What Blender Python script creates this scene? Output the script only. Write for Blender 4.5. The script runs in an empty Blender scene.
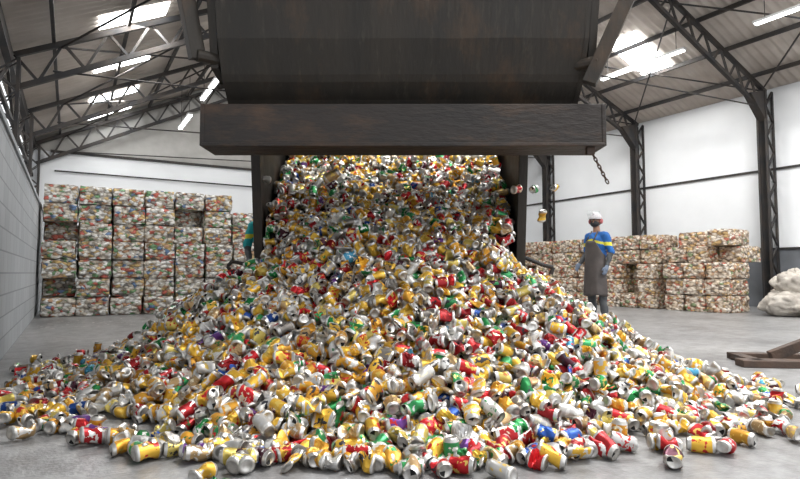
import bpy, math, random
import numpy as np
from mathutils import Vector, Matrix, noise
random.seed(5); rng=np.random.default_rng(11)
TH=math.radians(30.5); CO,SI=math.cos(TH),math.sin(TH)
def C(X,D,z=0): return Vector((X*CO+D*SI,-X*SI+D*CO,z))
scn=bpy.context.scene
try:
    scn.view_settings.view_transform='Standard'
except Exception: pass

# ---------------------------------------------------------------- materials
def mat(name,col=(.5,.5,.5),rough=.6,metal=0.,var=None,vscale=3.,vamt=.5,bump=0.,bscale=20.,emit=None,estr=1.,detail=6,coord='Object',alpha=None,stretch=None):
    m=bpy.data.materials.new(name); m.use_nodes=True
    nt=m.node_tree; b=nt.nodes['Principled BSDF']; L=nt.links
    b.inputs['Base Color'].default_value=(*col,1); b.inputs['Roughness'].default_value=rough; b.inputs['Metallic'].default_value=metal
    tc=nt.nodes.new('ShaderNodeTexCoord'); src=tc.outputs[coord]
    if stretch:
        mp=nt.nodes.new('ShaderNodeMapping'); mp.inputs['Scale'].default_value=stretch; L.new(src,mp.inputs[0]); src=mp.outputs[0]
    n=nt.nodes.new('ShaderNodeTexNoise'); n.inputs['Scale'].default_value=vscale; n.inputs['Detail'].default_value=detail
    L.new(src,n.inputs['Vector'])
    r=nt.nodes.new('ShaderNodeValToRGB'); v=var if var else tuple(c*.8 for c in col)
    r.color_ramp.elements[0].position=.5-.25*vamt-.02; r.color_ramp.elements[1].position=.5+.25*vamt+.02
    r.color_ramp.elements[0].color=(*v,1); r.color_ramp.elements[1].color=(*col,1)
    L.new(n.outputs['Fac'],r.inputs['Fac']); L.new(r.outputs['Color'],b.inputs['Base Color'])
    if bump>0:
        n2=nt.nodes.new('ShaderNodeTexNoise'); n2.inputs['Scale'].default_value=bscale; n2.inputs['Detail'].default_value=5
        L.new(src,n2.inputs['Vector'])
        bp=nt.nodes.new('ShaderNodeBump'); bp.inputs['Strength'].default_value=bump; bp.inputs['Distance'].default_value=.02
        L.new(n2.outputs['Fac'],bp.inputs['Height']); L.new(bp.outputs['Normal'],b.inputs['Normal'])
    if emit:
        b.inputs['Emission Color'].default_value=(*emit,1); b.inputs['Emission Strength'].default_value=estr
    if alpha is not None: b.inputs['Alpha'].default_value=alpha
    return m
def overlay(m,scale,p0,p1,c0,c1,stretch=(1,1,1),mode='MULTIPLY'):
    nt=m.node_tree; L=nt.links; bs=nt.nodes['Principled BSDF']; tc=nt.nodes.new('ShaderNodeTexCoord')
    old=bs.inputs['Base Color'].links[0].from_socket
    mp=nt.nodes.new('ShaderNodeMapping'); mp.inputs['Scale'].default_value=stretch; L.new(tc.outputs['Object'],mp.inputs[0])
    n3=nt.nodes.new('ShaderNodeTexNoise'); n3.inputs['Scale'].default_value=scale; n3.inputs['Detail'].default_value=9; n3.inputs['Roughness'].default_value=.72; L.new(mp.outputs[0],n3.inputs['Vector'])
    r3=nt.nodes.new('ShaderNodeValToRGB'); r3.color_ramp.elements[0].position=p0; r3.color_ramp.elements[0].color=(*c0,1); r3.color_ramp.elements[1].position=p1; r3.color_ramp.elements[1].color=(*c1,1)
    L.new(n3.outputs['Fac'],r3.inputs['Fac']); mu=nt.nodes.new('ShaderNodeMix'); mu.data_type='RGBA'; mu.blend_type=mode; mu.inputs[0].default_value=1
    L.new(old,mu.inputs[6]); L.new(r3.outputs['Color'],mu.inputs[7]); L.new(mu.outputs[2],bs.inputs['Base Color'])

# ---------------------------------------------------------------- mesh builder
class MB:
    def __init__(s): s.v=[]; s.f=[]; s.m=[]
    def add(s,vs,fs,mi=0):
        o=len(s.v); s.v+= [tuple(v) for v in vs]; s.f+=[tuple(i+o for i in f) for f in fs]; s.m+=[mi]*len(fs)
    def box(s,c,d,mi=0,rot=None,bev=0):
        hx,hy,hz=[q/2 for q in d]
        P=[Vector((x*hx,y*hy,z*hz)) for x in(-1,1) for y in(-1,1) for z in(-1,1)]
        if rot is not None: P=[rot@p for p in P]
        P=[p+Vector(c) for p in P]
        s.add(P,[(0,1,3,2),(4,6,7,5),(0,4,5,1),(2,3,7,6),(0,2,6,4),(1,5,7,3)],mi)
    def beam(s,p0,p1,w,h=None,mi=0,up=(0,0,1)):
        p0,p1=Vector(p0),Vector(p1); h=h or w; d=(p1-p0); l=d.length
        if l<1e-6: return
        d/=l; u=Vector(up)
        if abs(d.dot(u))>.99: u=Vector((0,1,0))
        a=d.cross(u).normalized(); b=a.cross(d)
        R=Matrix((a,d,b)).transposed()
        s.box((p0+p1)/2,(w,l,h),mi,R)
    def tube(s,p0,p1,r0,r1=None,n=10,mi=0,cap=True):
        r1=r0 if r1 is None else r1
        p0,p1=Vector(p0),Vector(p1); d=(p1-p0).normalized(); u=Vector((0,0,1)) if abs(d.z)<.9 else Vector((1,0,0))
        a=d.cross(u).normalized(); b=d.cross(a)
        vs=[];
        for p,r in((p0,r0),(p1,r1)):
            for i in range(n):
                t=2*math.pi*i/n; vs.append(p+a*math.cos(t)*r+b*math.sin(t)*r)
        fs=[(i,(i+1)%n,n+(i+1)%n,n+i) for i in range(n)]
        if cap: fs+=[tuple(range(n))[::-1],tuple(range(n,2*n))]
        s.add(vs,fs,mi)
    def path(s,pts,r,n=8,mi=0):
        for a,b in zip(pts[:-1],pts[1:]): s.tube(a,b,r,r,n,mi)
    def prism(s,poly,x0,x1,mi=0):  # poly in (y,z), extrude along x
        n=len(poly); vs=[(x0,a,b) for a,b in poly]+[(x1,a,b) for a,b in poly]
        s.add(vs,[(i,(i+1)%n,n+(i+1)%n,n+i) for i in range(n)]+[tuple(range(n))[::-1],tuple(range(n,2*n))],mi)
    def lathe(s,prof,c,ax='x',n=24,mi=0):
        vs=[];k=len(prof)
        for i in range(n):
            t=2*math.pi*i/n
            for r,h in prof:
                if ax=='x': vs.append((c[0]+h,c[1]+r*math.cos(t),c[2]+r*math.sin(t)))
                else: vs.append((c[0]+r*math.cos(t),c[1]+r*math.sin(t),c[2]+h))
        fs=[]
        for i in range(n):
            j=(i+1)%n
            for q in range(k-1): fs.append((i*k+q,j*k+q,j*k+q+1,i*k+q+1))
        s.add(vs,fs,mi)
    def ell(s,c,r,mi=0,nu=16,nv=10,rot=None):
        vs=[];fs=[]
        for j in range(nv+1):
            ph=math.pi*j/nv
            for i in range(nu):
                t=2*math.pi*i/nu
                p=Vector((r[0]*math.sin(ph)*math.cos(t),r[1]*math.sin(ph)*math.sin(t),r[2]*math.cos(ph)))
                if rot is not None:p=rot@p
                vs.append(p+Vector(c))
        for j in range(nv):
            for i in range(nu):
                k=(i+1)%nu; fs.append((j*nu+i,(j+1)*nu+i,(j+1)*nu+k,j*nu+k))
        s.add(vs,fs,mi)
    def obj(s,name,mats,parent=None,smooth=False,bevel=0,loc=None,rotz=None,solid=0):
        me=bpy.data.meshes.new(name); me.from_pydata([tuple(v) for v in s.v],[],s.f); me.update()
        for m in mats: me.materials.append(m)
        for p,mi in zip(me.polygons,s.m): p.material_index=mi; p.use_smooth=smooth
        o=bpy.data.objects.new(name,me); scn.collection.objects.link(o)
        if parent: o.parent=parent
        if loc is not None:o.location=loc
        if rotz is not None:o.rotation_euler=(0,0,rotz)
        if solid:
            md=o.modifiers.new('solid','SOLIDIFY'); md.thickness=solid
        if bevel:
            md=o.modifiers.new('bev','BEVEL'); md.width=bevel; md.segments=2; md.limit_method='ANGLE'
        return o
def empty(name,loc=(0,0,0),rotz=0):
    e=bpy.data.objects.new(name,None); scn.collection.objects.link(e); e.location=loc; e.rotation_euler=(0,0,rotz); e.empty_display_size=.2
    return e

# ---------------------------------------------------------------- building
XL,XR,YB,Y0=-.52,14.0,17.0,-.8
RX,RZ,ZL,ZR=6.7,7.9,4.4,5.1
def roofz(x): return ZL+(RZ-ZL)*(x-XL)/(RX-XL) if x<RX else RZ+(ZR-RZ)*(x-RX)/(XR-RX)
m_floor=mat('concrete_floor',(.33,.33,.33),.36,0,(.21,.21,.215),.8,.8,.2,45)
overlay(m_floor,6,.36,.62,(.60,.59,.58),(1.08,1.08,1.08))
overlay(m_floor,2.2,.34,.5,(.68,.67,.66),(1,1,1),(1,.35,1))
m_white=mat('white_wall_paint',(.84,.86,.88),.7,0,(.76,.78,.80),1.2,1.,.05,10)
m_dado=mat('grey_dado_paint',(.16,.17,.19),.7,0,(.12,.13,.14),2)
m_gable=mat('gable_cladding',(.50,.49,.47),.8,0,(.34,.33,.31),2.5,1.2,.2,8)
m_steel=mat('dark_truss_steel',(.022,.022,.024),.65,.1,(.045,.036,.030),4)
m_roof=mat('aged_roof_sheet',(.64,.59,.54),.85,0,(.34,.29,.25),1.3,1.2,.1,8)
m_sky=mat('skylight_and_fill_panel',(.9,.95,1),.5,emit=(.95,.98,1),estr=10)
m_tube=mat('fluorescent_tube',(1,1,1),.4,emit=(.97,1,1),estr=7)
m_fix=mat('fixture_white_enamel',(.7,.7,.7),.4)

b=MB(); b.add([(-30,-25,0),(30,-25,0),(30,30,0),(-30,30,0)],[(0,1,2,3)])
fl=b.obj('floor',[m_floor])
mb=bpy.data.materials.new('grey_block_wall'); mb.use_nodes=True; nt=mb.node_tree; bs=nt.nodes['Principled BSDF']
tc=nt.nodes.new('ShaderNodeTexCoord'); sp=nt.nodes.new('ShaderNodeSeparateXYZ'); cb=nt.nodes.new('ShaderNodeCombineXYZ')
nt.links.new(tc.outputs['Object'],sp.inputs[0]); nt.links.new(sp.outputs['Y'],cb.inputs['X']); nt.links.new(sp.outputs['Z'],cb.inputs['Y'])
bk=nt.nodes.new('ShaderNodeTexBrick'); nt.links.new(cb.outputs[0],bk.inputs['Vector'])
bk.inputs['Scale'].default_value=1; bk.inputs['Brick Width'].default_value=.4; bk.inputs['Row Height'].default_value=.2; bk.inputs['Mortar Size'].default_value=.008
bk.inputs['Color1'].default_value=(.40,.42,.44,1); bk.inputs['Color2'].default_value=(.34,.36,.38,1); bk.inputs['Mortar'].default_value=(.24,.25,.26,1)
nt.links.new(bk.outputs['Color'],bs.inputs['Base Color']); bs.inputs['Roughness'].default_value=.8
b=MB(); b.box((XL-.1,8.1,1.03),(.2,17.8,2.06)); b.box((XL-.1,8.1,2.085),(.24,17.8,.05))
b.obj('wall_left',[mb])
b=MB(); b.box((XR+.1,8.1,(1.36+5.1)/2),(.2,17.8,5.1-1.36),0); b.box((XR+.1,8.1,.68),(.2,17.8,1.36),1)
b.obj('wall_right',[m_white,m_dado])
b=MB(); b.box((XR-.02,8.1,3.2),(.04,17.8,.05),0); b.box((XR-.02,8.1,1.36),(.04,17.8,.04),0)
b.obj('trim_1',[m_steel])
b=MB(); b.box(((XL+XR)/2-.3,YB+.1,1.98),(XR-XL+.6,.2,3.96),0)
vs=[(XL-.6,YB,3.96),(XR,YB,3.96),(XR,YB,ZR),(RX,YB,RZ),(XL-.6,YB,ZL-.25)]
b.add(vs+[(x,YB+.2,z) for x,y,z in vs],[(0,1,2,3,4),(9,8,7,6,5)]+[(i,(i+1)%5,5+(i+1)%5,5+i) for i in range(5)],1)
b.obj('wall_back',[m_white,m_gable])
b=MB(); b.box(((XL+XR)/2,YB-.03,3.96),(XR-XL,.06,.06),0); b.tube((XL+.1,YB-.06,3.45),(XR-.1,YB-.06,3.4),.02)
b.obj('trim_2',[m_steel])
sky=[(.3,1.3,9.7,10.25),(.3,1.3,12.1,12.6),(.3,1.3,14.5,15.0),(.3,1.3,16.2,16.6),
     (10.9,12.3,8.0,8.8),(10.9,12.3,12.2,12.8),(11.2,12.6,4.0,4.7),(3.2,4.2,14.5,15.0),
     (1.5,3.5,2.2,3.2),(5.0,6.2,.5,1.5),(8.5,10.2,2.2,3.2),(8.6,10,.2,1.0),(2,3.2,-.4,.4),(3.6,5.2,9.,9.8),(8,9.4,9,9.8)]  # this row: extra panels out of view, added to brighten the interior
b=MB(); step=.04; ys=np.arange(Y0,YB+.05,step)
for (xa,xb) in ((XL-.6,RX),(RX,XR+.25)):
    za=ZL-.29 if xa<XL else RZ; zb=RZ if xb<XR else ZR-.1
    vs=[]
    for y in ys:
        w=.022*math.sin(y/ .18*2*math.pi)
        vs+= [(xa,y,za+w+.03),(xb,y,zb+w+.03)]
    b.add(vs,[(2*i,2*i+1,2*i+3,2*i+2) for i in range(len(ys)-1)])
b.obj('ceiling',[m_roof],smooth=True)
b=MB()
for (xa,xb,ya,yb) in sky:
    b.add([(xa,ya,roofz(xa)-.01),(xb,ya,roofz(xb)-.01),(xb,yb,roofz(xb)-.01),(xa,yb,roofz(xa)-.01)],[(3,2,1,0)])
b.obj('skylight_and_added_panels',[m_sky],solid=.01)
for i,(xa,xb,ya,yb) in enumerate(sky):
    if yb>16: continue
    l=bpy.data.lights.new('skylight_and_fill_light_%d'%i,'AREA'); l.shape='RECTANGLE'; l.size=xb-xa; l.size_y=yb-ya; l.energy=(140 if yb<4 else 90)*(xb-xa)*(yb-ya)/.6; l.color=(1.,.98,.95)  # lamp under each panel; the added unseen ones near the entrance burn stronger
    o=bpy.data.objects.new(l.name,l); scn.collection.objects.link(o); o.location=((xa+xb)/2,(ya+yb)/2,roofz((xa+xb)/2)-.1)
b=MB()
for x in np.arange(XL+.2,XR,1.05):
    z=roofz(x)-.06; b.beam((x,Y0,z),(x,YB,z),.05,.09)
tr=[-.1,3.3,6.74,10.15,13.6,16.85]
for y in tr:
    for (xa,xb) in ((XL-.3,RX),(XR-.15,RX)):
        za,zb=(roofz(xa) if xa>0 else ZL-.15)-.14,roofz(xb)-.14; n=12
        b.beam((xa,y,za),(xb,y,zb),.08,.08); 
        b.beam((xa,y,za-.52),(xb,y,zb-.35),.08,.08)
        for i in range(n):
            t0,t1=i/n,(i+1)/n
            A=Vector((xa+(xb-xa)*t0,y,za+(zb-za)*t0)); Bm=Vector((xa+(xb-xa)*(t0+t1)/2,y,0)); t=(t0+t1)/2
            Bm.z=(za-.52)+(zb-.35-za+.52)*t; Cc=Vector((xa+(xb-xa)*t1,y,za+(zb-za)*t1))
            b.beam(A,Bm,.04,.04); b.beam(Bm,Cc,.04,.04)
    b.tube((XL+.2,y,ZL-.45),(XR-.2,y,ZR-.45),.015)
for y0,y1 in zip(tr[:-1],tr[1:]):
    for (xa,xb) in ((XL+.3,3.),(3.,RX),(RX,10.4),(10.4,XR-.3)):
        b.tube((xa,y0,roofz(xa)-.2),(xb,y1,roofz(xb)-.2),.018); b.tube((xb,y0,roofz(xb)-.2),(xa,y1,roofz(xa)-.2),.018)
b.obj('roof_truss',[m_steel])
for k,y in enumerate(tr[1:]):
    b=MB(); x0,x1=XL-.52,XL-.24; h=ZL-.35
    for yy in (y-.09,y+.09):
        b.beam((x0,yy,0),(x0,yy,h),.05,.05); b.beam((x1,yy,0),(x1,yy,h),.05,.05)
        n=16
        for i in range(n):
            a,c=(x0,x1) if i%2 else (x1,x0); b.beam((a,yy,h*i/n),(c,yy,h*(i+1)/n),.03,.02)
    b.box(((x0+x1)/2,y,.01),(.4,.3,.02)); b.obj('lattice_column',[m_steel])
    b=MB(); x0,x1=XR-.33,XR-.04; h=ZR-.1
    for yy in (y-.09,y+.09):
        b.beam((x0,yy,0),(x0,yy,h),.07,.04); b.beam((x1,yy,0),(x1,yy,h),.06,.04); n=14
        for i in range(n):
            a,c=(x0,x1) if i%2 else (x1,x0); b.beam((a,yy,h*i/n),(c,yy,h*(i+1)/n),.04,.04)
    b.box(((x0+x1)/2,y+.07,h/2),(.28,.02,h))
    b.box(((x0+x1)/2,y,.01),(.45,.35,.02))
    b.add([(x0,y-.09,h-.7),(x0,y+.09,h-.7),(x0-.6,y-.09,roofz(x0-.6)-.6),(x0-.6,y+.09,roofz(x0-.6)-.6),(x0,y-.09,h),(x0,y+.09,h)],[(0,1,3,2),(0,2,4),(1,5,3),(2,3,5,4)])
    b.obj('lattice_column',[m_steel])
b=MB(); b.beam((XL-.38,Y0,ZL-.3),(XL-.38,YB,ZL-.3),.1,.2)
for z in (2.6,3.3): b.beam((XL-.38,Y0,z),(XL-.38,YB,z),.05,.07)
for y0,y1 in zip(tr[:-1],tr[1:]): b.beam((XL-.38,y0,2.2),(XL-.38,y1,3.9),.04,.04); b.beam((XL-.38,y0,3.9),(XL-.38,y1,2.2),.04,.04)
b.obj('trim_3',[m_steel])
def fixture(x,z,y0,y1):
    e=empty('fluorescent_light',(x,(y0+y1)/2,z)); L=y1-y0
    b=MB(); b.box((0,0,.05),(.12,L,.05)); b.obj('housing',[m_fix],e,bevel=.008)
    b=MB(); b.tube((-.03,-L/2+.03,.01),(-.03,L/2-.03,.01),.018); b.tube((.03,-L/2+.03,.01),(.03,L/2-.03,.01),.018); b.obj('tubes',[m_tube],e)
    b=MB(); top=roofz(x)-z-.05
    for yy in(-L/2+.2,L/2-.2): b.tube((0,yy,.07),(0,yy,top),.008,n=6)
    b.obj('hanger_rods',[m_steel],e)
fixture(11.2,5.55,7.0,9.2); fixture(11.2,5.55,3.6,5.6); fixture(2.5,4.75,11.6,13.2); fixture(2.5,4.75,14.6,16.2)

# ---------------------------------------------------------------- bales
def balemat(name,pal,gap_shade,sc_=15):
    mba=bpy.data.materials.new(name); mba.use_nodes=True; nt=mba.node_tree; bs=nt.nodes['Principled BSDF']; L=nt.links
    tc=nt.nodes.new('ShaderNodeTexCoord'); mp=nt.nodes.new('ShaderNodeMapping'); mp.inputs['Scale'].default_value=(1,1,1.6)
    nz=nt.nodes.new('ShaderNodeTexNoise'); nz.inputs['Scale'].default_value=9
    mx=nt.nodes.new('ShaderNodeMix'); mx.data_type='VECTOR'; mx.inputs['Factor'].default_value=.12
    L.new(tc.outputs['Object'],mp.inputs[0]); L.new(mp.outputs[0],nz.inputs['Vector']); L.new(mp.outputs[0],mx.inputs[4]); L.new(nz.outputs['Color'],mx.inputs[5])
    vo=nt.nodes.new('ShaderNodeTexVoronoi'); vo.inputs['Scale'].default_value=sc_; L.new(mx.outputs[1],vo.inputs['Vector'])
    sc=nt.nodes.new('ShaderNodeSeparateColor'); L.new(vo.outputs['Color'],sc.inputs[0])
    cr=nt.nodes.new('ShaderNodeValToRGB'); cr.color_ramp.interpolation='CONSTANT'
    e=cr.color_ramp.elements; e[0].position=0; e[0].color=(*pal[0][1],1); e[1].position=pal[1][0]; e[1].color=(*pal[1][1],1)
    for p,c in pal[2:]:
        q=e.new(p); q.color=(*c,1)
    L.new(sc.outputs[0],cr.inputs['Fac'])
    dr=nt.nodes.new('ShaderNodeValToRGB'); dr.color_ramp.elements[0].position=.3; dr.color_ramp.elements[0].color=(1,1,1,1); dr.color_ramp.elements[1].position=.75; dr.color_ramp.elements[1].color=(*gap_shade,1)  # paints shade in the gaps between pressed cans into the bale colour
    L.new(vo.outputs['Distance'],dr.inputs['Fac'])
    mu=nt.nodes.new('ShaderNodeMix'); mu.data_type='RGBA'; mu.blend_type='MULTIPLY'; mu.inputs['Factor'].default_value=1
    L.new(cr.outputs['Color'],mu.inputs[6]); L.new(dr.outputs['Color'],mu.inputs[7]); L.new(mu.outputs[2],bs.inputs['Base Color'])
    bp=nt.nodes.new('ShaderNodeBump'); bp.inputs['Strength'].default_value=.7; bp.inputs['Distance'].default_value=.022; bp.invert=True
    L.new(vo.outputs['Distance'],bp.inputs['Height']); L.new(bp.outputs['Normal'],bs.inputs['Normal']); bs.inputs['Roughness'].default_value=.45; bs.inputs['Metallic'].default_value=.1
    return mba
m_baleL=balemat('compressed_can_bale',[(.0,(.66,.62,.54)),(.16,(.86,.85,.82)),(.38,(.66,.47,.20)),(.48,(.58,.14,.10)),(.56,(.74,.68,.58)),(.67,(.18,.36,.17)),(.74,(.88,.87,.84)),(.85,(.56,.34,.2)),(.91,(.25,.24,.22)),(.965,(.15,.25,.45))],(.36,.33,.30),14)
m_baleR=balemat('compressed_can_bale_tan',[(.0,(.68,.56,.43)),(.18,(.80,.71,.60)),(.40,(.62,.42,.19)),(.49,(.55,.17,.11)),(.57,(.72,.61,.48)),(.70,(.26,.33,.17)),(.75,(.82,.76,.68)),(.85,(.55,.33,.2)),(.92,(.28,.24,.2))],(.34,.29,.25),14)
def balebox(b,c,d,yaw,mi=0):
    n=6; R=Matrix.Rotation(yaw,3,'Z'); idx={}
    vs=[];fs=[]
    def vid(i,j,k):
        key=(i,j,k)
        if key not in idx:
            p=Vector(((i/n-.5)*d[0],(j/n-.5)*d[1],(k/n-.5)*d[2]))
            edge=sum(1 for q in key if q in(0,n))
            s=1-.03*(edge-1)
            p=Vector((p.x*s,p.y*s,p.z*(1-.025*(edge-1))))+Vector([random.uniform(-.013,.013) for _ in range(3)])
            p=R@p+Vector(c); p.z=max(p.z,.0); idx[key]=len(vs); vs.append(p)
        return idx[key]
    for u in range(n):
        for v in range(n):
            for k in(0,n):
                q=[(u,v,k),(u+1,v,k),(u+1,v+1,k),(u,v+1,k)]
                for perm in ((0,1,2),(2,0,1),(1,2,0)):
                    f=[vid(p[perm[0]],p[perm[1]],p[perm[2]]) for p in q]
                    fs.append(tuple(f))
    b.add(vs,fs)
def stack(cols,rows_fn,origin,axis,w,h,dep,mat_,holes=()):
    b=MB()
    for i in range(cols):
        for j in range(rows_fn(i)):
            off=random.uniform(-.04,.04)+(.12 if j>=rows_fn(i)//2+1 else 0)
            if (i,j) in holes: off+=.4
            a=(i+.5)*w+random.uniform(-.012,.012)
            dd=dep
            if axis=='x': c=(a,off+dd/2,(j+.5)*h); s=(w*.965,dd,h*.98)
            else: c=(off+dd/2,a,(j+.5)*h); s=(dd,w*.965,h*.98)
            balebox(b,c,s,random.uniform(-.035,.035))
    o=b.obj('can_bale_stack',[mat_],loc=origin)
    import bmesh
    bm=bmesh.new(); bm.from_mesh(o.data); bmesh.ops.recalc_face_normals(bm,faces=bm.faces); bm.to_mesh(o.data); bm.free()
    return o
stack(7,lambda i:[7,7,7,7,7,7,6][i],(-.46,11.95,0),'x',.57,.35,.95,m_baleL,{(0,1),(0,4),(4,5)})
stack(3,lambda i:5,(11.2,6.3,0),'y',.45,.34,.85,m_baleR,{(0,3),(2,4),(1,4)})
stack(3,lambda i:5,(11.2,7.9,0),'y',.44,.335,.85,m_baleR,{(1,2),(1,1)})
stack(6,lambda i:5,(11.2,9.6,0),'y',.5,.335,.85,m_baleR,{(0,3),(3,1),(4,2)})

# ---------------------------------------------------------------- sack pile, steel frame, debris
m_sack=mat('woven_sack',(.60,.56,.50),.8,0,(.26,.23,.20),7,1,.5,25)
b=MB(); 
for (x,y,z,rx,ry,rz) in [(0,0,.24,.50,.42,.28),(.55,-.5,.2,.45,.45,.22),(.10,-.05,.55,.38,.36,.24),(.55,.1,.4,.4,.42,.4),(-.25,-.65,.16,.35,.35,.17),(.3,-.4,.45,.3,.3,.2)]:
    b.ell((x,y,z),(rx,ry,rz),0,56,36)
v2=[]
for v in b.v:
    p=Vector(v); nn=noise.noise(p*3.5)*.10+abs(noise.noise(p*8+Vector((4,0,0))))*.14+abs(noise.noise(p*17))*.06-.03
    c=Vector((.3,-.2,.2)); q=p+(p-c).normalized()*nn; q.z=max(q.z,.003); v2.append(tuple(q))
b.v=v2; b.obj('sack_pile',[m_sack],smooth=True,loc=(11.65,5.35,0))
m_rust=mat('rusty_steel',(.10,.06,.04),.7,.1,(.04,.03,.026),8,1,.3,40)
b=MB()
b.box((0,0,.03),(1.5,.16,.06)); b.box((.1,.42,.03),(1.5,.10,.06)); b.box((-.6,.2,.035),(.1,.5,.05)); b.box((.6,.2,.035),(.1,.5,.05))
b.beam((-.40,.2,.06),(.75,.22,.52),.07,.09); b.beam((.72,.2,.06),(.72,.2,.50),.06,.06); b.beam((.72,0,.05),(.72,.2,.4),.04,.04)
b.obj('steel_support_frame',[m_rust],bevel=.006,loc=C(3.66,4.78,0),rotz=-TH-.12)
m_flk=mat('scrap_flakes',(.75,.74,.72),.5,.3,(.45,.42,.4),20)
b=MB()
for i in range(90):
    X=random.gauss(-4.9,.45);D=random.gauss(8.8,.5)
    p=C(X,D,.004)
    if p.x<XL+.1: continue
    s=random.uniform(.015,.045); a=random.uniform(0,6)
    pts=[(p.x+s*math.cos(a+t)*random.uniform(.5,1.),p.y+s*math.sin(a+t)*random.uniform(.5,1.),.003+random.uniform(0,.006)) for t in (0,1.4,2.9,4.4)]
    b.add(pts,[(0,1,2,3)])
b.obj('scrap_debris',[m_flk])

# ---------------------------------------------------------------- truck
m_dk=mat('dark_worn_body_steel',(.010,.010,.009),.6,0,(.036,.028,.020),2.6,1.3,.35,14,stretch=(1.6,.6,.35))
overlay(m_dk,1.6,.52,.70,(0,0,0),(.045,.020,.006),(1.3,1,.7),'ADD')
overlay(m_dk,9,.55,.75,(0,0,0),(.03,.026,.02),(2.2,1,.25),'ADD')
m_bar=mat('rusted_bar_steel',(.028,.020,.016),.55,0,(.012,.010,.009),3.0,1.0,.4,26,stretch=(.5,1,1.6))
overlay(m_bar,4,.5,.72,(0,0,0),(.055,.026,.010),(.5,1,1.5),'ADD')
m_blk=mat('black_rubber',(.02,.02,.02),.8)
m_cab=mat('truck_cab_paint',(.6,.6,.58),.35)
m_glass=mat('dark_glass',(.03,.04,.05),.1)
T=empty('dump_truck',C(.02,5.0,0),-TH)
al=math.radians(43); ca,sa=math.cos(al),math.sin(al)
b=MB()
W=1.12
p0=(.05,.70);p1=(-.20,1.9)
L0=4.4
fr=(p0[0]+L0*ca,p0[1]+L0*sa); tp=(fr[0]-1.2*sa,fr[1]+1.2*ca)
for sx in(-1,1):
    x0,x1=sx*W,sx*(W+.04); b.prism([p0,fr,tp,p1],min(x0,x1),max(x0,x1))
    b.beam((sx*(W+.03),p0[0]-.02,p0[1]-.15),(sx*(W+.03),p1[0]-.02,p1[1]),.08,.10)
    for s in np.linspace(.7,4.2,6):
        q=(p0[0]+s*ca,p0[1]+s*sa); r=(q[0]-1.15*sa*.95,q[1]+1.15*ca)
        b.beam((sx*(W+.07),*q),(sx*(W+.07),*r),.07,.1)
    b.beam((sx*(W+.05),p1[0],p1[1]),(sx*(W+.05),*tp),.1,.12); b.beam((sx*(W+.05),p0[0]+.2,p0[1]+.19),(sx*(W+.05),*fr),.1,.12)
b.prism([p0,fr,(fr[0]+.04,fr[1]-.06),(p0[0]+.04,p0[1]-.06)],-W,W)
b.prism([fr,tp,(tp[0]+.05,tp[1]+.05),(fr[0]+.05,fr[1]+.03)],-W,W)
ob=b.obj('tipping_body',[m_dk],T,bevel=.006); ob.location.x=-.11
prof=[(-1.18,1.86),(-1.27,1.97),(-1.37,2.06),(-1.40,2.10),(-1.50,2.30),(-1.57,2.55),(-1.60,2.8),(-1.55,3.05),(-1.40,3.25),(-1.15,3.35)]
inner=[(y+.05,z-.02) for y,z in prof]
b=MB(); n=len(prof); Wg=1.16; NX=25
def dent(x,y,z): return .012*noise.noise(Vector((x*2.2,z*3,1.7)))+.005*noise.noise(Vector((x*7,z*9,4)))
vs=[]
for p in prof:
    for i in range(NX):
        x=-Wg+2*Wg*i/(NX-1); vs.append((x,p[0]+dent(x,*p),p[1]))
b.add(vs,[(j*NX+i,j*NX+i+1,(j+1)*NX+i+1,(j+1)*NX+i) for j in range(n-1) for i in range(NX-1)])
vs=[(-Wg,*p) for p in inner]+[(Wg,*p) for p in inner]
b.add(vs,[(i,n+i,n+i+1,i+1) for i in range(n-1)])
b.prism([(-1.15,3.35),(-.2,3.0),(-.2,2.95),(-1.15,3.3)],-Wg,Wg)
for sx in(-1,1):
    x0,x1=sx*Wg,sx*(Wg+.03); b.prism(prof+[(-.2,3.0),(-.3,1.95)],min(x0,x1),max(x0,x1))
    x0,x1=sx*(Wg+.05),sx*(Wg+.10)
    b.prism([(-1.40,2.14),(-1.2,2.1),(-1.3,2.9),(-1.6,2.9)],min(x0,x1),max(x0,x1))
b.obj('tailgate_hood',[m_dk],T)
b=MB()
b.beam((1.20,-1.45,2.02),(1.52,-1.55,2.75),.07,.09); b.beam((-1.33,-1.45,2.18),(-1.43,-1.55,2.8),.06,.1)
b.tube((1.26,-1.47,2.16),(1.0,-1.3,2.16),.04); b.tube((-1.33,-1.47,2.2),(-1.1,-1.3,2.2),.04)
b.obj('hydraulic_struts',[m_dk],T,bevel=.004)
b=MB(); Wb=1.31
b.prism([(-1.40,1.625),(-1.10,1.625),(-1.10,1.655),(-1.36,1.655),(-1.36,1.865),(-1.10,1.865),(-1.10,1.905),(-1.40,1.905)],-Wb,Wb)
b.prism([(-1.415,1.62),(-1.40,1.62),(-1.40,1.645),(-1.415,1.645)],-Wb,Wb)
for sx in(-1,1): b.prism([(-1.405,1.625),(-1.1,1.625),(-1.1,1.905),(-1.405,1.905)],sx*Wb-.015,sx*Wb+.015)
for sx in(-1,1): b.prism([(-1.12,1.68),(-.95,1.70),(-.25,1.92),(-.25,2.0),(-1.12,1.89)],sx*1.15-.02,sx*1.15+.02)
b.obj('tailgate_bar',[m_bar],T,bevel=.006)
b=MB(); cx,cz=1.24,1.61
b.box((1.23,-1.36,1.605),(.05,.04,.06))
for i in range(9):
    c=Vector((cx+.012*i,-1.36,cz-.018-i*.024)); R=Matrix.Rotation(-.45,3,'Y')@Matrix.Rotation(math.pi/2*(i%2),3,'Z')
    pts=[c+R@Vector((.009*math.cos(t),0,.019*math.sin(t))) for t in np.linspace(0,2*math.pi,11)]
    b.path(pts,.004,6)
b.obj('hanging_chain',[m_rust],T)
b=MB()
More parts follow.
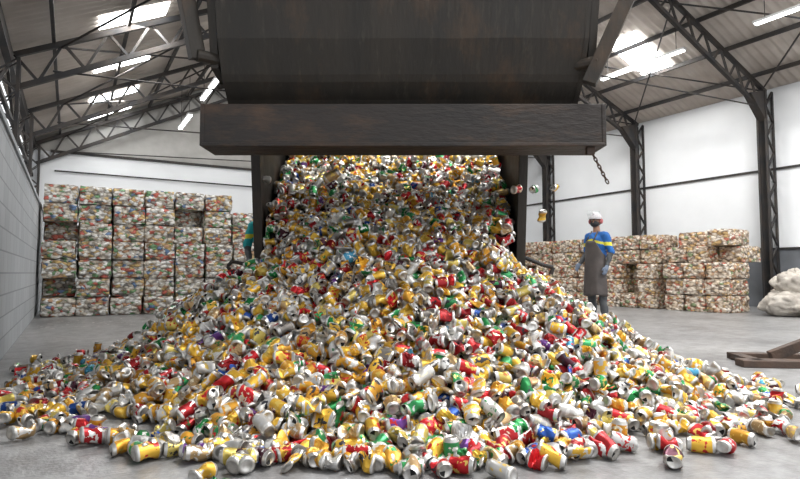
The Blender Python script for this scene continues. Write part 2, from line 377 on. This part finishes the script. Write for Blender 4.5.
b.path([(-1.18,-.02,.93),(-1.36,-.05,.88),(-1.46,-.06,.90),(-1.50,-.06,.86),(-1.46,-.06,.80)],.016)
b.path([(1.10,-.02,.95),(1.28,-.05,.87),(1.37,-.06,.85),(1.35,-.06,.79)],.018)
b.path([(1.10,-.02,.85),(1.28,-.02,.74)],.02)
ob=b.obj('latch_rods',[m_steel],T); ob.location.x=-.04
b=MB()
for sx in(-1,1): b.box((sx*.42,4.1,.95),(.1,6.6,.22))
for y in(1.0,2.6,4.2,6.0): b.box((0,y,.95),(.8,.12,.16))
b.tube((0,4.0,1.0),(0,3.2,3.35),.09); b.tube((0,.9,.9),(0,1.0,1.3),.12)
b.obj('chassis',[m_steel],T,bevel=.008)
b=MB()
prof=[(.12,-.1),(.28,-.1),(.30,-.13),(.46,-.14),(.5,-.1),(.5,.1),(.46,.14),(.3,.13),(.28,.1),(.12,.1)]
for y in(1.5,2.8,6.4):
    for sx in(-1,1):
        b.lathe(prof,(sx*1.0,y,.5),'x',28)
        b.tube((sx*.95,y,.5),(sx*1.06,y,.5),.2,.14,16,1)
    b.tube((-1,y,.5),(1,y,.5),.07,mi=1)
b.obj('wheels',[m_blk,m_steel],T,smooth=False)
b=MB(); b.prism([(5.7,.8),(7.5,.6),(7.6,1.6),(7.45,2.7),(5.9,2.85),(5.7,2.6)],-1.15,1.15,0)
b.box((0,7.56,1.95),(2.0,.05,.7),1,Matrix.Rotation(.14,3,'X')); b.box((-1.16,6.7,2.0),(.03,.9,.6),1); b.box((1.16,6.7,2.0),(.03,.9,.6),1)
b.box((0,7.55,.7),(2.3,.25,.3),2)
b.obj('cab',[m_cab,m_glass,m_blk],T,bevel=.04)

# ---------------------------------------------------------------- cans
SEG=14
prof=[(.019,-.0565),(.0265,-.060),(.033,-.051),(.033,-.038),(.033,-.025),(.033,-.012),(.033,.0),(.033,.012),(.033,.025),(.033,.036),(.033,.045),(.0265,.0575),(.026,.061),(.0235,.0565)]
NR=len(prof)
base=[(0,0,-.049)]
for r,z in prof:
    for i in range(SEG):
        t=2*math.pi*i/SEG; base.append((r*math.cos(t),r*math.sin(t),z))
base.append((0,0,.0565)); base=np.array(base); NV=len(base)
F=[];FM=[]
def rid(k,i): return 1+k*SEG+(i%SEG)
for i in range(SEG): F.append((0,rid(0,i+1),rid(0,i),rid(0,i)));FM.append(1)
for k in range(NR-1):
    for i in range(SEG):
        F.append((rid(k,i),rid(k,i+1),rid(k+1,i+1),rid(k+1,i))); FM.append(0 if 2<=k<=9 else 1)
for i in range(SEG): F.append((rid(NR-1,i),rid(NR-1,i+1),NV-1,NV-1)); FM.append(2 if i in(0,1,SEG-1) else 1)
loops=[];ltot=[]
for f in F:
    g=list(dict.fromkeys(f)); loops+=g; ltot.append(len(g))
loops=np.array(loops);ltot=np.array(ltot);FM=np.array(FM)
def crush(seed):
    r=np.random.default_rng(seed); v=base.copy(); z=v[:,2].copy(); sev=r.choice([.25,.6,1.0],p=[.27,.43,.30])
    for _ in range(r.integers(2,5)):
        a=r.uniform(0,2*math.pi); z0=r.uniform(-.038,.042); w=r.uniform(.011,.028); amp=r.uniform(.4,1.05)*sev
        d=np.array([math.cos(a),math.sin(a)]); tl=r.uniform(-.9,.9)
        pr=v[:,0]*d[0]+v[:,1]*d[1]; q=-v[:,0]*d[1]+v[:,1]*d[0]
        g=np.exp(-((z-z0+q*tl)/w)**2)
        posi=np.where(pr>-.014,pr+.014,0)
        dl=-posi*g*min(amp,.95); v[:,0]+=d[0]*dl; v[:,1]+=d[1]*dl
        v[:,0]+=-d[1]*q*g*.25*amp; v[:,1]+=d[0]*q*g*.25*amp
    body=np.exp(-(z/.043)**4)
    ang=np.arctan2(base[:,1],base[:,0])
    wr=.003*sev*np.sin(ang*3+z*r.uniform(-140,140)+r.uniform(0,6))+.002*sev*np.sin(ang*5+z*r.uniform(-260,260))
    v[:,0]+=np.cos(ang)*wr*body; v[:,1]+=np.sin(ang)*wr*body
    v+=r.normal(size=v.shape)*.0009*sev*body[:,None]
    v[:,2]*=1-r.uniform(.0,.42)*min(sev,1)
    bend=r.uniform(-8,8)*sev; zz=v[:,2].copy(); v[:,0]+=bend*zz*zz*.6; v[:,2]-=bend*v[:,0]*zz*.7
    v[:,1]+=r.uniform(-.45,.45)*sev*zz
    if r.random()<.24: v[:,1]*=r.uniform(.4,.65); v[:,0]*=1.2
    return v,sev
VV=[crush(300+i) for i in range(48)]
VARS=[a for a,_ in VV]; SEV=[s for _,s in VV]
PP=np.array([[0,1.5],[.35,1.42],[.7,1.20],[1.0,1.0],[1.25,.81],[1.65,.51],[2.2,.21],[2.6,.055],[2.80,.0],[9,0]])
RMAX=2.80
def rad(X,D):
    dy=np.where(D>5.1,(D-5.1)*1.5,D-5.1)
    sm=np.clip((D-3.5)/1.0,0,1); sm=sm*sm*(3-2*sm)
    Xs=np.where(X>0,X*(1.0+.16*sm),X*(1.0-.03*sm))
    r=np.hypot(Xs,dy)
    return r+.07*np.sin(X*2.1+1.3)*np.sin(D*1.7)+.05*np.sin(X*5.3+D*3.1)
def H(X,D):
    X=np.asarray(X,float);D=np.asarray(D,float)
    r=rad(X,D)
    h=np.interp(np.abs(r),PP[:,0],PP[:,1])
    h=h+.035*np.sin(X*6.1+.5)*np.sin(D*5.2+1)*np.clip(h*2,0,1)
    ins=(np.abs(X+.09)<1.07)&(D>4.75)
    hc=1.30+(D-4.95)*.98+.03*np.sin(X*9)+.03*np.sin(D*14+X*4)-.08*np.clip(np.abs(X)-.6,0,1)
    return np.where(ins,np.maximum(h,hc),np.where((np.abs(X+.09)>1.07)&(D>4.6),np.minimum(h,.95),h))
pos=[];
def okwall(X,D): return X*CO+D*SI>XL+.08
def gridlayer(sp,off,minh,jit,keepf,zj=.02):
    xs=np.arange(-3.3,3.3,sp); ds=np.arange(1.9,6.9,sp*.92)
    for a,x in enumerate(xs):
        for c,d in enumerate(ds):
            X=x+(c%2)*sp/2+rng.uniform(-jit,jit); D=d+rng.uniform(-jit,jit)
            if D>5.4 and abs(X+.09)<1.06 and D<6.7: pass
            elif abs(abs(X+.09)-1.15)<.085 and D>4.72: continue
            h=float(H(X,D))
            if h<=minh or D>6.6 or not okwall(X,D): continue
            if rng.random()>keepf(h): continue
            pos.append((X,D,h+off+rng.uniform(-zj,zj),h))
gridlayer(.078,-.05,.06,.022,lambda h:1)
gridlayer(.082,.005,.010,.028,lambda h:min(1,.30+h*4),.03)
gridlayer(.125,.05,.10,.055,lambda h:.6,.03)
for _ in range(850):
    X=rng.uniform(-1.11,.94);D=rng.uniform(4.8,6.4); h=float(H(X,D)); pos.append((X,D,h+rng.uniform(-.03,.04),h))
k=0
while k<290:
    t=rng.uniform(0,2*math.pi); R=2.70+rng.exponential(.11)
    X=R*math.cos(t)*1.03; D=5.1+R*math.sin(t)
    if D>6.4 or not okwall(X,D) or float(rad(X,D))-RMAX>.40 or float(rad(X,D))<2.5: 
        k+=.2; continue
    k+=1; pos.append((X,D,.03,0))
for (X,D,z) in [(1.17,4.85,1.53),(1.42,5.1,1.58),(-1.2,4.9,1.62),(1.25,4.9,1.30),(.9,4.3,1.45),(-.5,4.1,1.52)]: pos.append((X,D,z,9))
N=len(pos); pos=np.array(pos)
print('cans',N)
pal=np.array([(.74,.44,.05),(.62,.30,.03),(.55,.54,.52),(.50,.014,.02),(.30,.01,.014),(.012,.20,.05),(.04,.30,.10),(.72,.70,.66),(.46,.31,.15),(.02,.08,.34),(.07,.015,.03),(.13,.04,.22),(.06,.28,.44),(.68,.54,.14),(.22,.2,.18)])
pw=np.array([.26,.12,.13,.11,.08,.06,.035,.045,.10,.03,.025,.010,.010,.07,.04]);pw/=pw.sum()
pal2=np.array([(.72,.72,.70),(.55,.55,.55),(.70,.50,.12),(.5,.02,.02),(.02,.2,.06),(.04,.04,.05),(.75,.68,.5)])
pw2=np.array([.22,.20,.22,.11,.06,.09,.10]);pw2/=pw2.sum()
V=np.empty((N,NV,3),np.float32); COL=np.empty((N,NV,4),np.float32);COL2=np.empty((N,NV,4),np.float32);LC=np.empty((N,NV,3),np.float32)
SM=np.ones((N,len(FM)),bool)
e_=.03
for i in range(N):
    X,D,z,h=pos[i]
    if h>=9: nrm=np.array([0,0,1.])
    else:
        gx=(float(H(X+e_,D))-float(H(X-e_,D)))/(2*e_); gd=(float(H(X,D+e_))-float(H(X,D-e_)))/(2*e_)
        gx=max(-1.5,min(1.5,gx));gd=max(-1.5,min(1.5,gd)); nrm=np.array([-gx,-gd,1.]); nrm/=np.linalg.norm(nrm)
    ax=rng.normal(size=3); ax/=np.linalg.norm(ax)
    k=.8 if h>.1 else 1.0
    if h<9: ax=ax-nrm*ax.dot(nrm)*k*(1 if rng.random()<.85 or h<.1 else 0)
    if h<.04 and rng.random()<.06: ax=np.array([0,0,1.])
    ax/=np.linalg.norm(ax)+1e-9
    u=rng.normal(size=3); u-=ax*u.dot(ax); u/=np.linalg.norm(u); w=np.cross(ax,u)
    M=np.stack([u,w,ax],1)*rng.uniform(1.0,1.1)
    vi=rng.integers(len(VARS)); v=VARS[vi]@M.T
    if SEV[vi]>.8: SM[i]=(FM!=0)
    v=v+np.array([X,D-5.1,z])
    mz=v[:,2].min()
    if h<.05: v[:,2]-=mz-.001
    elif mz<.001: v[:,2]+= .001-mz
    V[i]=v
    c=pal[rng.choice(len(pal),p=pw)]*rng.uniform(.75,1.15); COL[i,:,:3]=np.clip(c,0,1); COL[i,:,3]=1
    COL2[i,:,:3]=pal2[rng.choice(len(pal2),p=pw2)]; COL2[i,:,3]=1
    LC[i]=base; LC[i,:,0]+=rng.uniform(-40,40); LC[i,:,1]+=rng.uniform(-40,40)
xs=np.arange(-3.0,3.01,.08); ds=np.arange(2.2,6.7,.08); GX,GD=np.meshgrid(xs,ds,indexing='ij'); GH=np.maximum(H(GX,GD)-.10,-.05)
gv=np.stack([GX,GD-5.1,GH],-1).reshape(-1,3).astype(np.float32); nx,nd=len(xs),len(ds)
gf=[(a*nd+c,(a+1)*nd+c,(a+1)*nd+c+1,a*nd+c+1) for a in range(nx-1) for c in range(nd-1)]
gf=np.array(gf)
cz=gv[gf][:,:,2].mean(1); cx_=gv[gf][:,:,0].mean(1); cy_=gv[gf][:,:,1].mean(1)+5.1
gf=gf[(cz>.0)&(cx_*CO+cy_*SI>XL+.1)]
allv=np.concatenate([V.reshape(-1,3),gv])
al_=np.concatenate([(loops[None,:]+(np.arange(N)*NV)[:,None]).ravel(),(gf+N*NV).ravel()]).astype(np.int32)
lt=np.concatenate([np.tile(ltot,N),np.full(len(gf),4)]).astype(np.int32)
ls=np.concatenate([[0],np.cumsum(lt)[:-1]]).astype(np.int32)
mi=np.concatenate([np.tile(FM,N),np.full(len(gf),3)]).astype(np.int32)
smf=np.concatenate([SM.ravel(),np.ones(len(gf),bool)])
me=bpy.data.meshes.new('aluminium_can_pile')
me.vertices.add(len(allv)); me.vertices.foreach_set('co',allv.ravel())
me.loops.add(len(al_)); me.loops.foreach_set('vertex_index',al_)
me.polygons.add(len(lt)); me.polygons.foreach_set('loop_start',ls)
try: me.polygons.foreach_set('loop_total',lt)
except Exception: pass
me.polygons.foreach_set('material_index',mi)
me.update(calc_edges=True); me.validate()
if len(me.polygons)==len(smf): me.polygons.foreach_set('use_smooth',smf)
else: me.polygons.foreach_set('use_smooth',np.ones(len(me.polygons),bool))
G=len(gv)
def att(name,typ,arr,key,dim):
    a=me.attributes.new(name,typ,'POINT'); full=np.concatenate([arr.reshape(-1,dim),np.zeros((G,dim),np.float32)]).astype(np.float32); a.data.foreach_set(key,full.ravel())
att('label_col','FLOAT_COLOR',COL,'color',4); att('label_col2','FLOAT_COLOR',COL2,'color',4); att('local_co','FLOAT_VECTOR',LC,'vector',3)
ml=bpy.data.materials.new('printed_can_label'); ml.use_nodes=True; nt=ml.node_tree; bs=nt.nodes['Principled BSDF']; L=nt.links
def A(n):
    q=nt.nodes.new('ShaderNodeAttribute'); q.attribute_name=n; return q
a1,a2,a3=A('label_col'),A('label_col2'),A('local_co')
n=nt.nodes.new('ShaderNodeTexNoise'); n.inputs['Scale'].default_value=36; n.inputs['Detail'].default_value=2.5; L.new(a3.outputs['Vector'],n.inputs['Vector'])
r=nt.nodes.new('ShaderNodeValToRGB'); r.color_ramp.elements[0].position=.57; r.color_ramp.elements[1].position=.585; L.new(n.outputs['Fac'],r.inputs['Fac'])
m1=nt.nodes.new('ShaderNodeMix'); m1.data_type='RGBA'; L.new(r.outputs['Color'],m1.inputs[0]); L.new(a1.outputs['Color'],m1.inputs[6]); L.new(a2.outputs['Color'],m1.inputs[7])
sp=nt.nodes.new('ShaderNodeSeparateXYZ'); L.new(a3.outputs['Vector'],sp.inputs[0])
ab=nt.nodes.new('ShaderNodeMath'); ab.operation='ABSOLUTE'; L.new(sp.outputs['Z'],ab.inputs[0])
gt=nt.nodes.new('ShaderNodeMath'); gt.operation='GREATER_THAN'; gt.inputs[1].default_value=.0425; L.new(ab.outputs[0],gt.inputs[0])
m2=nt.nodes.new('ShaderNodeMix'); m2.data_type='RGBA'; L.new(gt.outputs[0],m2.inputs[0]); L.new(m1.outputs[2],m2.inputs[6]); m2.inputs[7].default_value=(.58,.58,.57,1)
L.new(m2.outputs[2],bs.inputs['Base Color']); bs.inputs['Metallic'].default_value=.5; bs.inputs['Roughness'].default_value=.36
mm=mat('bare_aluminium',(.72,.71,.69),.36,1.0,(.48,.46,.43),30)
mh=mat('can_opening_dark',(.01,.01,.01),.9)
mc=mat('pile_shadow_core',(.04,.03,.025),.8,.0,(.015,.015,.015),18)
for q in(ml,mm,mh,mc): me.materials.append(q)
o=bpy.data.objects.new('aluminium_can_pile',me); scn.collection.objects.link(o); o.location=C(0,5.1,0); o.rotation_euler=(0,0,-TH)

# ---------------------------------------------------------------- workers
m_skin=mat('skin',(.32,.17,.11),.5); m_trous=mat('grey_trousers',(.07,.075,.08),.8,bump=.3); m_boot=mat('boot_leather',(.03,.03,.03),.6)
m_glove=mat('blue_grey_glove',(.16,.20,.27),.8,bump=.2); m_apron=mat('dark_leather_apron',(.085,.070,.064),.55,0,(.045,.038,.036),6,1,.3,12)
m_helm=mat('helmet_shell',(.62,.58,.60),.3); m_mask=mat('black_mask',(.02,.02,.024),.8); m_eye=mat('eye_white',(.8,.8,.8),.3); m_pup=mat('pupil',(.02,.015,.01),.2)
m_visor=mat('clear_visor',(.75,.8,.82),.1,alpha=.3); m_yel=mat('yellow_trim',(.75,.68,.05),.7); m_hair=mat('dark_hair',(.02,.015,.01),.8); m_ear=mat('ear_muff',(.45,.12,.12),.5)
def worker(loc,rotz,shirtcol,name='worker',head_turn=0,apron=True,grey_sleeve=True):
    E=empty(name,loc,rotz)
    m_shirt=mat('work_shirt',shirtcol,.8,0,tuple(c*.7 for c in shirtcol),5,1,.3,14)
    prim=[]
    def cap(a,b_,r0,r1,tag): prim.append(('c',Vector(a),Vector(b_),r0,r1,tag))
    def el(c,r,tag): prim.append(('e',Vector(c),Vector(r),0,0,tag))
    el((0,0,1.30),(.195,.14,.20),1); el((0,-.005,1.10),(.172,.138,.20),1); el((0,.01,.96),(.175,.135,.13),2)
    cap((-.15,.01,1.43),(.15,.01,1.43),.070,.070,1); cap((0,.015,1.42),(0,.0,1.58),.07,.055,0)
    for s in(-1,1):
        cap((s*.09,0,.92),(s*.115,-.02,.50),.098,.070,2); cap((s*.115,-.02,.50),(s*.13,.02,.12),.070,.06,2)
        cap((s*.13,.03,.07),(s*.15,-.14,.045),.05,.042,3); el((s*.13,.02,.10),(.052,.06,.06),3)
        sh=Vector((s*.19,.01,1.42)); elb=Vector((s*.265,.05,1.15)); wr=Vector((s*.27,-.05,.92))
        if s==-1: elb=Vector((-.26,.03,1.15)); wr=Vector((-.24,-.16,.95))
        cap(sh,elb,.070,.054,1); cap(elb,wr,.048,.034,5)
        dr=(wr-elb).normalized(); pc=wr+dr*.055; cap(wr,pc+dr*.015,.034,.03,4)
        el(pc,(.022,.042,.05),4)
        side=Vector((0,-1,0))
        side=(side-dr*side.dot(dr)).normalized(); inn=dr.cross(side)*s
        if inn.x*s>0: inn=-inn
        for k,(ln) in enumerate((.072,.080,.075,.058)):
            st=pc+dr*.035+side*(.031-.0205*k); md=st+dr*ln*.5+inn*.006; en=md+dr*ln*.45+inn*.022
            cap(st,md,.0105,.0095,4); cap(md,en,.0095,.008,4)
        st=pc-dr*.01+side*.035; md=st+side*.025+dr*.03+inn*.012; cap(st,md,.0125,.011,4); cap(md,md+dr*.032+inn*.008,.011,.009,4)
    HR=Matrix.Rotation(head_turn,3,'Z'); hc=Vector((0,-.01,1.675))
    def hp(x,y,z): return hc+HR@Vector((x,y,z))
    el(hc+Vector((0,.01,.02)),(.077,.093,.10),0); el(hp(0,-.02,-.05),(.058,.068,.065),0); cap(hp(0,-.088,.015),hp(0,-.108,-.022),.010,.015,0)
    for s in(-1,1): el(hp(s*.079,.0,-.005),(.012,.02,.03),0)
    cap(hp(-.022,-.082,-.055),hp(.022,-.082,-.055),.009,.009,0)
    b=MB()
    for p in prim:
        if p[0]=='e': b.ell(p[1],p[2],0,20,14)
        else:
            b.tube(p[1],p[2],p[3],p[4],14); b.ell(p[1],(p[3],)*3,0,14,10); b.ell(p[2],(p[4],)*3,0,14,10)
    o=b.obj('body_tmp',[m_skin]); md=o.modifiers.new('r','REMESH'); md.mode='VOXEL'; md.voxel_size=.0085; sm=o.modifiers.new('s','SMOOTH'); sm.iterations=3; sm.factor=.5
    dg=bpy.context.evaluated_depsgraph_get(); dg.update(); me2=bpy.data.meshes.new_from_object(o.evaluated_get(dg)); bpy.data.objects.remove(o)
    me2.materials.clear()
    for q in(m_skin,m_shirt,m_trous,m_boot,m_glove,m_trous if grey_sleeve else m_skin,m_yel): me2.materials.append(q)
    cen=np.empty(len(me2.polygons)*3,np.float32); me2.polygons.foreach_get('center',cen); cen=cen.reshape(-1,3)
    best=np.full(len(cen),9.);tag=np.zeros(len(cen),int)
    for p in prim:
        if p[0]=='e':
            c=np.array(p[1]);r_=np.array(p[2]); q=(cen-c)/r_; k0=np.linalg.norm(q,axis=1); dd=(k0-1)*r_.min()
        else:
            a=np.array(p[1]);bb=np.array(p[2])-a; t=np.clip(((cen-a)@bb)/(bb@bb),0,1); dd=np.linalg.norm(cen-a-t[:,None]*bb,axis=1)-(p[3]+(p[4]-p[3])*t)
        m_=dd<best; best[m_]=dd[m_]; tag[m_]=p[5]
    ax_=np.abs(cen[:,0])
    st=(tag==1)&(np.abs(cen[:,2]-(1.36-.35*np.clip(ax_,0,.2)+.0))<.022); st|=(tag==1)&(ax_>.2)&(np.abs(cen[:,2]-1.27)<.02)
    tag[st]=6; tag[(tag==0)&(cen[:,2]<1.485)]=1
    co=np.empty(len(me2.vertices)*3,np.float32); me2.vertices.foreach_get('co',co); co=co.reshape(-1,3); nn=np.empty(len(me2.vertices)*3,np.float32); me2.vertices.foreach_get('normal',nn); nn=nn.reshape(-1,3)
    msk=((co[:,2]>.12)&(co[:,2]<1.45)&~((np.abs(co[:,0])>.2)&(co[:,2]<.95))).astype(np.float32)
    f=.005*np.sin(co[:,2]*38+np.sin(co[:,0]*22)*2+co[:,1]*18)+.004*np.sin(co[:,2]*17-co[:,0]*40)
    co+=nn*(f*msk)[:,None]; me2.vertices.foreach_set('co',co.ravel())
    me2.polygons.foreach_set('material_index',tag.astype(np.int32)); me2.polygons.foreach_set('use_smooth',np.ones(len(tag),bool)); me2.update()
    ob=bpy.data.objects.new('body',me2); scn.collection.objects.link(ob); ob.parent=E
    b=MB()
    nu,nv=24,8; vs=[];fs=[]
    for j in range(nv+1):
        ph=math.pi/2*j/nv
        for i in range(nu):
            t=2*math.pi*i/nu; vs.append(hp(.100*math.sin(ph)*math.cos(t),.118*math.sin(ph)*math.sin(t)+.005,.045+.105*math.cos(ph)))
    for j in range(nv):
        for i in range(nu): fs.append((j*nu+i,(j+1)*nu+i,(j+1)*nu+(i+1)%nu,j*nu+(i+1)%nu))
    b.add(vs,fs)
    b.beam(hp(0,-.11,.15-.02),hp(0,.11,.15-.02),.02,.05)
    vs=[];
    for i in range(13):
        t=math.pi+math.pi*i/12; vs+=[hp(.099*math.cos(t),.117*math.sin(t)+.005,.047),hp(.105*math.cos(t),.165*math.sin(t)+.005,.038)]
    b.add(vs,[(2*i,2*i+1,2*i+3,2*i+2) for i in range(12)])
    b.obj('helmet',[m_helm],E,smooth=True,solid=.004)
    b=MB()
    for s in(-1,1): b.ell(hp(s*.097,.0,.0),(.024,.035,.045),0,14,10)
    b.obj('ear_muffs',[m_ear],E,smooth=True)
    b=MB(); vs=[]
    for j in range(6):
        for i in range(15):
            t=math.pi+math.pi*(.08+.84*i/14); k=j/5
            vs.append(hp(.112*math.cos(t),.155*math.sin(t)-.045*math.sin(k*2.2),.045+.12*k))
    b.add(vs,[(j*15+i,j*15+i+1,(j+1)*15+i+1,(j+1)*15+i) for j in range(5) for i in range(14)])
    b.obj('face_shield',[m_visor],E,smooth=True)
    b=MB()
    b.ell(hp(0,-.045,-.045),(.068,.078,.056),0,20,14)
    for s in(-1,1): b.beam(hp(s*.055,-.05,-.03),hp(s*.08,.0,-.01),.006,.006)
    b.obj('face_mask',[m_mask],E,smooth=True)
    b=MB()
    for s in(-1,1): b.ell(hp(s*.030,-.078,.022),(.013,.009,.008),0,12,8); b.ell(hp(s*.030,-.0855,.022),(.005,.004,.005),1,10,6); b.beam(hp(s*.014,-.086,.042),hp(s*.048,-.078,.042),.006,.007,2)
    b.obj('eyes',[m_eye,m_pup,m_hair],E,smooth=True)
    b=MB(); b.ell(hp(0,.035,-.005),(.078,.075,.075),0,18,12); b.obj('hair',[m_hair],E,smooth=True)
    if apron:
        b=MB(); rows=22; colsn=25; vs=[]
        for j in range(rows+1):
            z=1.34-(1.34-.42)*j/rows
            if z>1.12: hw=.50+ (1.34-z)/.22*.7
            else: hw=1.45
            rx=.205 if z>1.0 else .21+.06*(1.0-z); ry=.168 if z>1.05 else .172+.05*(1.05-z)
            if z>1.2: rx,ry=.20,.16
            for i in range(colsn):
                t=-math.pi/2+hw*(2*i/(colsn-1)-1); rp=1+.06*math.sin(t*6+z*2)*min(1,max(0,(1.05-z)*2))
                vs.append((rx*math.cos(t)*rp,ry*math.sin(t)*rp,z+(.015*math.sin(t*5) if j==rows else 0)))
        b.add(vs,[(j*colsn+i,j*colsn+i+1,(j+1)*colsn+i+1,(j+1)*colsn+i) for j in range(rows) for i in range(colsn-1)])
        for s in(-1,1): b.beam((s*.08,-.15,1.34),(s*.07,-.03,1.515),.03,.008)
        b.path([(.21*math.cos(t),.17*math.sin(t),1.08) for t in np.linspace(0,math.pi,12)],.012,6)
        b.obj('apron',[m_apron],E,smooth=True,solid=.008)
    return E
worker(C(3.34,9.5,0),-TH-math.radians(64),(.02,.14,.45),head_turn=math.radians(22))
worker(C(-1.78,7.5,0),-TH+math.radians(20),(.02,.40,.42),apron=False,grey_sleeve=True)

# ---------------------------------------------------------------- world & camera
w=bpy.data.worlds.new('overcast_world'); scn.world=w; w.use_nodes=True; bg=w.node_tree.nodes['Background']; bg.inputs[0].default_value=(.96,.975,1,1); bg.inputs[1].default_value=1.5
cam=bpy.data.cameras.new('camera'); cam.lens=25.2; cam.sensor_width=36; co=bpy.data.objects.new('camera',cam); scn.collection.objects.link(co)
co.location=(0,0,.8); co.rotation_euler=(math.radians(90+3.42),0,-TH); scn.camera=co
